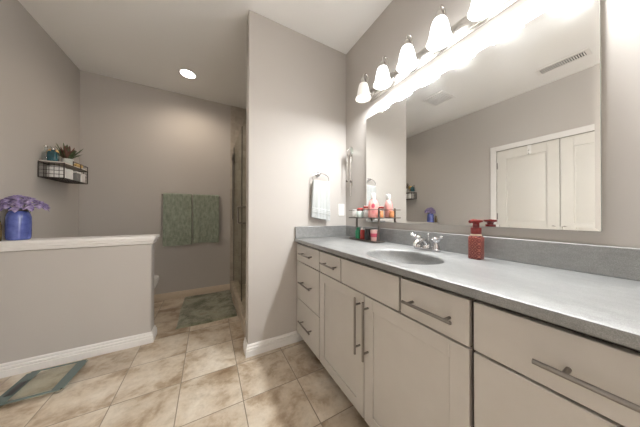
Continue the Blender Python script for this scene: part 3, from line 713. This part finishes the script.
# ------------------------------------------------------------------ shower glass door, fixed pane, slide bar
SXG = .335
sd = thing('shower_door', 'frameless glass shower door with a square pull handle beside the partition', 'shower door', (SXG, 0, .128))
mb = MB(); mb.box(-.004, .004, YP+PT+.008, 2.47, .004, 2.00); mb.build('glass_panel', M['showerglass'], sd)
mb = MB(); mb.box(-.0055, .0055, 2.470, 2.490, .004, 2.00); mb.build('edge_seal', M['rackmetal'], sd)
mb = MB()
for s in (-1, 1):
    x = s*.046; mb.tube([(s*.004, 2.44, .894), (x*.8, 2.44, .894), (x, 2.44, .904), (x, 2.44, 1.069), (x*.8, 2.44, 1.079), (s*.004, 2.44, 1.079)], .0085, 10)
mb.build('pull_handle', M['nickel'], sd, smooth=True)
for z in (.25, 1.72):
    mb = MB(); mb.box(-.014, .014, YP+PT+.001, YP+PT+.06, z, z+.09); mb.build('hinge', M['nickel'], sd, bevel=.002)
fx = thing('fixed_shower_pane', 'narrow fixed glass pane between the shower door and the far tile wall', 'shower glass', (SXG, 0, .128))
mb = MB(); mb.box(-.004, .004, 2.494, YB-.012, .0005, 2.00); mb.build('glass_panel', M['showerglass'], fx)
mb = MB(); mb.box(-.008, .008, YB-.022, YB-.0105, .0005, 2.00); mb.build('wall_channel', M['nickel'], fx)
sl = thing('shower_slide_bar', 'slim metal slide bar on the tiled shower wall beside the glass', 'shower bar', (.315, YB-.010, 1.05))
mb = MB(); mb.cyl((0, -.03, 0), (0, -.03, .98), .006, seg=12); mb.build('bar', M['nickel'], sl, smooth=True)
for z in (.03, .95):
    mb = MB(); mb.cyl((0, -.0005, z), (0, -.034, z), .010, seg=14); mb.build('bracket', M['nickel'], sl, smooth=True)
mb = MB(); mb.box(-.014, .014, -.055, -.020, .875, .925); mb.build('slider', M['nickel'], sl, bevel=.004)

# ------------------------------------------------------------------ wire wall shelf and what it holds
SH0, SH1, SHX, SZ0, SZ1 = 2.692, 3.095, .155, 1.442, 1.588
ws = thing('wire_wall_shelf', 'dark wire shelf with a pale wooden top on the left wall', 'shelf', (XL, 0, 0))
mb = MB(); mb.box(.002, SHX-.003, SH0+.003, SH1-.003, SZ1-.014, SZ1-.001); mb.build('wood_top', M['board'], ws, bevel=.002)
mb = MB(); r = .0042
for z in (SZ0, SZ1-.016): mb.tube([(.006, SH0, z), (SHX, SH0, z), (SHX, SH1, z), (.006, SH1, z)], r, 8, True)
for y in (SH0, SH1):
    for x in (.006, SHX): mb.cyl((x, y, SZ0), (x, y, SZ1-.008), r, seg=8)
mb.build('wire_frame', M['bronze'], ws)
for y in (SH0, SH1):
    mb = MB()
    for k in range(1, 5): x = .006+(SHX-.006)*k/5; mb.cyl((x, y, SZ0), (x, y, SZ1-.016), .0019, seg=6)
    for k in range(1, 4): z = SZ0+(SZ1-.016-SZ0)*k/4; mb.cyl((.006, y, z), (SHX, y, z), .0019, seg=6)
    mb.build('end_grid', M['bronze'], ws)
mb = MB()
for k in range(1, 9): x = .006+(SHX-.006)*k/9; mb.cyl((x, SH0, SZ0), (x, SH1, SZ0), .002, seg=6)
for k in range(1, 6): y = SH0+(SH1-SH0)*k/6; mb.cyl((.006, y, SZ0+.003), (SHX, y, SZ0+.003), .002, seg=6)
mb.build('wire_floor', M['bronze'], ws)
mb = MB(); zr = SZ1+.032
mb.tube([(SHX, SH0+.14, SZ1-.01), (SHX, SH0+.14, zr), (SHX, SH1, zr), (SHX, SH1, SZ1-.01)], .0034, 8)
mb.cyl((SHX, SH1, zr), (.006, SH1, zr), .0034, seg=8)
mb.cyl((SHX, SH0+.27, SZ1-.01), (SHX, SH0+.27, zr), .0028, seg=8); mb.build('top_rail', M['bronze'], ws)
t = thing('glass_bottle', 'dark teal square-shouldered glass bottle on top of the wire shelf', 'bottle', (-1.215, 2.735, SZ1))
mb = MB(); q = lambda r, z: [(x, y, z) for x, y in rrect(-r, r, -r, r, r*.45, 6)]
mb.loft([q(.027, 0), q(.029, .004), q(.029, .078), q(.024, .088), q(.0115, .094), q(.011, .102)]); mb.build('body', M['teal'], t, smooth=True)
mb = MB(); mb.lathe([(.011, .102), (.014, .104), (.014, .118), (.011, .121)], (0, 0, 0), 20); mb.build('stopper', M['nickel_lt'], t, smooth=True)
t = thing('clear_bottle', 'clear glass bottle at the near end of the wire shelf top', 'bottle', (-1.255, 2.728, SZ1))
mb = MB(); mb.lathe([(.022, 0), (.023, .004), (.023, .075), (.011, .092), (.010, .12)], (0, 0, 0), 24); mb.build('body', M['clearglass'], t, smooth=True)
mb = MB(); mb.lathe([(.0105, .12), (.0125, .122), (.0125, .134), (.010, .136)], (0, 0, 0), 18); mb.build('cap', M['nickel_lt'], t, smooth=True)
def leafblade(mb, base, dirv, ln, wd, droop=.3, seg=6):
    d = Vector(dirv).normalized(); side = d.cross(Vector((0, 0, 1)));
    if side.length < .05: side = Vector((1, 0, 0))
    side.normalize(); up = side.cross(d); prev = None
    for k in range(seg+1):
        t = k/seg; p = Vector(base)+d*ln*t-Vector((0, 0, 1))*droop*ln*t*t; wv = wd*math.sin(PI*min(1, .08+t*.92))**.8
        row = [mb.b.verts.new(p-side*wv), mb.b.verts.new(p+up*wv*.25), mb.b.verts.new(p+side*wv)]
        if prev:
            mb.b.faces.new((prev[0], prev[1], row[1], row[0])); mb.b.faces.new((prev[1], prev[2], row[2], row[1]))
        prev = row
pp = thing('potted_plant', 'small succulent-like plant in a pale pot on the wire shelf top', 'plant', (-1.195, 2.895, SZ1))
mb = MB(); mb.lathe([(.030, 0), (.034, .003), (.040, .058), (.041, .064), (.037, .064), (.034, .052), (.0, .052)], (0, 0, 0), 30, cap=False); mb.build('pot', M['pot'], pp, smooth=True)
rnd = random.Random(8)
for nm, ma, n in (('leaves', M['leaf'], 26), ('dark_leaves', M['leaf_red'], 20)):
    mb = MB()
    for k in range(n):
        a = rnd.uniform(0, 6.28); el = rnd.uniform(.75, 1.45)
        leafblade(mb, (.012*math.cos(a), .012*math.sin(a), .055), (math.cos(a)*math.cos(el), math.sin(a)*math.cos(el), math.sin(el)), rnd.uniform(.10, .19), rnd.uniform(.008, .013), rnd.uniform(.05, .30))
    mb.build(nm, ma, pp, smooth=True, solid=.0012)
yb = thing('dried_flower_ball', 'round tan dried flower between the teal bottle and the plant', 'flower', (-1.248, 2.808, SZ1))
mb = MB(); mb.lathe([(.014, 0), (.017, .003), (.017, .038), (.010, .050), (.010, .058)], (0, 0, 0), 18); mb.build('bud_vase', M['brownjar'], yb, smooth=True)
mb = MB(); mb.ball((0, 0, .092), .034, sub=4)
for v in mb.b.verts: v.co += (v.co-Vector((0, 0, .092))).normalized()*rnd.uniform(-.004, .006)
mb.build('bloom', M['yellow'], yb)
for i, (x, y, z, r_, lab) in enumerate([(-1.165, 2.985, .022, .022, 'small yellow flower-shaped ornament next to the pot on the wire shelf'), (-1.175, 3.045, .026, .026, 'larger yellow flower-shaped ornament at the far end of the wire shelf top')]):
    o = thing('yellow_ornament', lab, 'ornament', (x, y, SZ1))
    mb = MB(); mb.ball((0, 0, z), r_, sub=3, sz=1.0)
    for v in mb.b.verts:
        d = v.co-Vector((0, 0, z)); v.co = Vector((0, 0, z))+d*(1+.12*math.cos(5*math.atan2(d.y, d.x)))
    mb.build('petals', M['yellow'], o, smooth=True)
    mb = MB(); mb.ball((0, 0, 2*z), .006, sub=2); mb.build('centre', M['cream'], o, smooth=True)
def roll(loc, label):
    t = thing('tissue_roll', label, 'toilet paper', loc, 'white tissue rolls in the wire shelf')
    mb = MB(); prof = [(.020, 0), (.050, 0), (.0535, .004), (.0535, .098), (.050, .102), (.020, .102), (.020, 0)]
    mb.lathe(prof, (0, 0, 0), 36, cap=False); mb.build('paper', M['paper'], t, smooth=True)
    mb = MB(); mb.lathe([(.0198, .001), (.0198, .101), (.018, .101), (.018, .001), (.0198, .001)], (0, 0, 0), 28, cap=False); mb.build('core', M['cream'], t, smooth=True)
roll((-1.207, 2.762, SZ0+.006), 'white tissue roll at the near end inside the wire shelf')
roll((-1.207, 2.876, SZ0+.006), 'second white tissue roll, behind the near one inside the wire shelf')
o = thing('storage_box', 'small dark grey fabric box with a white label inside the wire shelf', 'box', (-1.20, 2.968, SZ0+.006))
mb = MB(); mb.box(-.055, .055, -.034, .034, 0, .082); mb.build('box_body', M['greybox'], o, bevel=.006)
mb = MB(); mb.box(-.057, .057, -.036, .036, .082, .098); mb.build('lid', M['whitep'], o, bevel=.003)
o = thing('white_box', 'white lidded box at the far end inside the wire shelf', 'box', (-1.20, 3.046, SZ0+.006))
mb = MB(); mb.box(-.058, .058, -.038, .038, 0, .075); mb.build('box_body', M['whitep'], o, bevel=.006)
mb = MB(); mb.box(-.060, .060, -.040, .040, .075, .090); mb.build('lid', M['whitep'], o, bevel=.003)

# ------------------------------------------------------------------ blue jar with lilac flowers, brown jar, on the half wall
CT = .9342
va = thing('blue_jar', 'blue glazed jar holding lilac flowers on the half wall cap', 'jar', (-1.205, 2.345, CT))
mb = MB(); mb.lathe([(.046, 0), (.052, .004), (.056, .02), (.0575, .11), (.056, .165), (.050, .192), (.044, .203), (.042, .210), (.044, .216), (.044, .234), (.040, .234), (.038, .210), (.048, .17), (.048, .02), (0, .012)], (0, 0, 0), 40, cap=False); mb.build('body', M['bluejar'], va, smooth=True)
mb = MB(); mb.torus((0, 0, .212), .045, .0035, 'z', 40, 8); mb.torus((0, 0, .219), .045, .0035, 'z', 40, 8); mb.build('neck_wire', M['rackmetal'], va, smooth=True)
fl = thing('lilac_flowers', 'bunch of lilac fabric flowers spilling over the rim of the blue jar', 'flowers', (-1.205, 2.345, CT+.226))
rnd = random.Random(21)
def bloom(c, up, r):
    up = Vector(up).normalized(); s = up.orthogonal().normalized(); t_ = up.cross(s); mb = MB(); n = 6
    for ringi, (rr, lift, cnt) in enumerate(((1, .25, 6), (.66, .6, 5), (.36, .95, 4))):
        for k in range(cnt):
            a = 2*PI*k/cnt+ringi*.5+rnd.uniform(-.15, .15); d = s*math.cos(a)+t_*math.sin(a)
            leafblade(mb, Vector(c)+up*ringi*.003, d+up*lift, r*rr*1.05, r*rr*.42, .30, 5)
    f = mb.build('bloom', M['petal'], fl, smooth=True, solid=.001)
    mb = MB(); mb.ball(Vector(c)+up*.010, .006); mb.build('bloom_centre', M['petal_dark'], f, smooth=True)
    mb = MB(); mb.tube([(c[0]*.25, c[1]*.25, -.10), (c[0]*.5, c[1]*.5, c[2]*.4), tuple(Vector(c)-up*.003)], .0022, 6); mb.build('stem', M['stem'], f)
for c_, u_, r_ in [((.0, -.01, .082), (0, -.3, 1), .048), ((.055, -.01, .066), (.5, -.4, 1), .046), ((.100, -.015, .036), (1, -.3, .6), .044), ((-.045, -.015, .060), (-.6, -.5, 1), .046),
                ((.030, -.050, .046), (.2, -1, .8), .046), ((-.025, -.050, .034), (-.2, -1, .7), .044), ((.072, -.046, .026), (.6, -1, .4), .042), ((.01, .045, .070), (0, .7, 1), .044), ((-.050, -.04, .022), (-.8, -1, .3), .038),
                ((.062, .040, .050), (.7, .6, .8), .042), ((-.040, .045, .05), (-.6, .6, .8), .040), ((.015, -.056, .016), (.1, -1, .4), .040), ((.120, .01, .018), (1, .1, .3), .036)]:
    bloom(c_, u_, r_)
br = thing('brown_vase', 'slim amber-brown vase cut off by the left edge of the photo, beside the blue jar', 'vase', (-1.263, 2.274, CT))
mb = MB(); mb.lathe([(.016, 0), (.019, .004), (.021, .05), (.020, .11), (.012, .15), (.011, .165)], (0, 0, 0), 24); mb.build('body', M['brownjar'], br, smooth=True)
mb = MB(); mb.torus((0, 0, .166), .0105, .003, 'z', 24, 8); mb.build('lip', M['brownjar'], br, smooth=True)
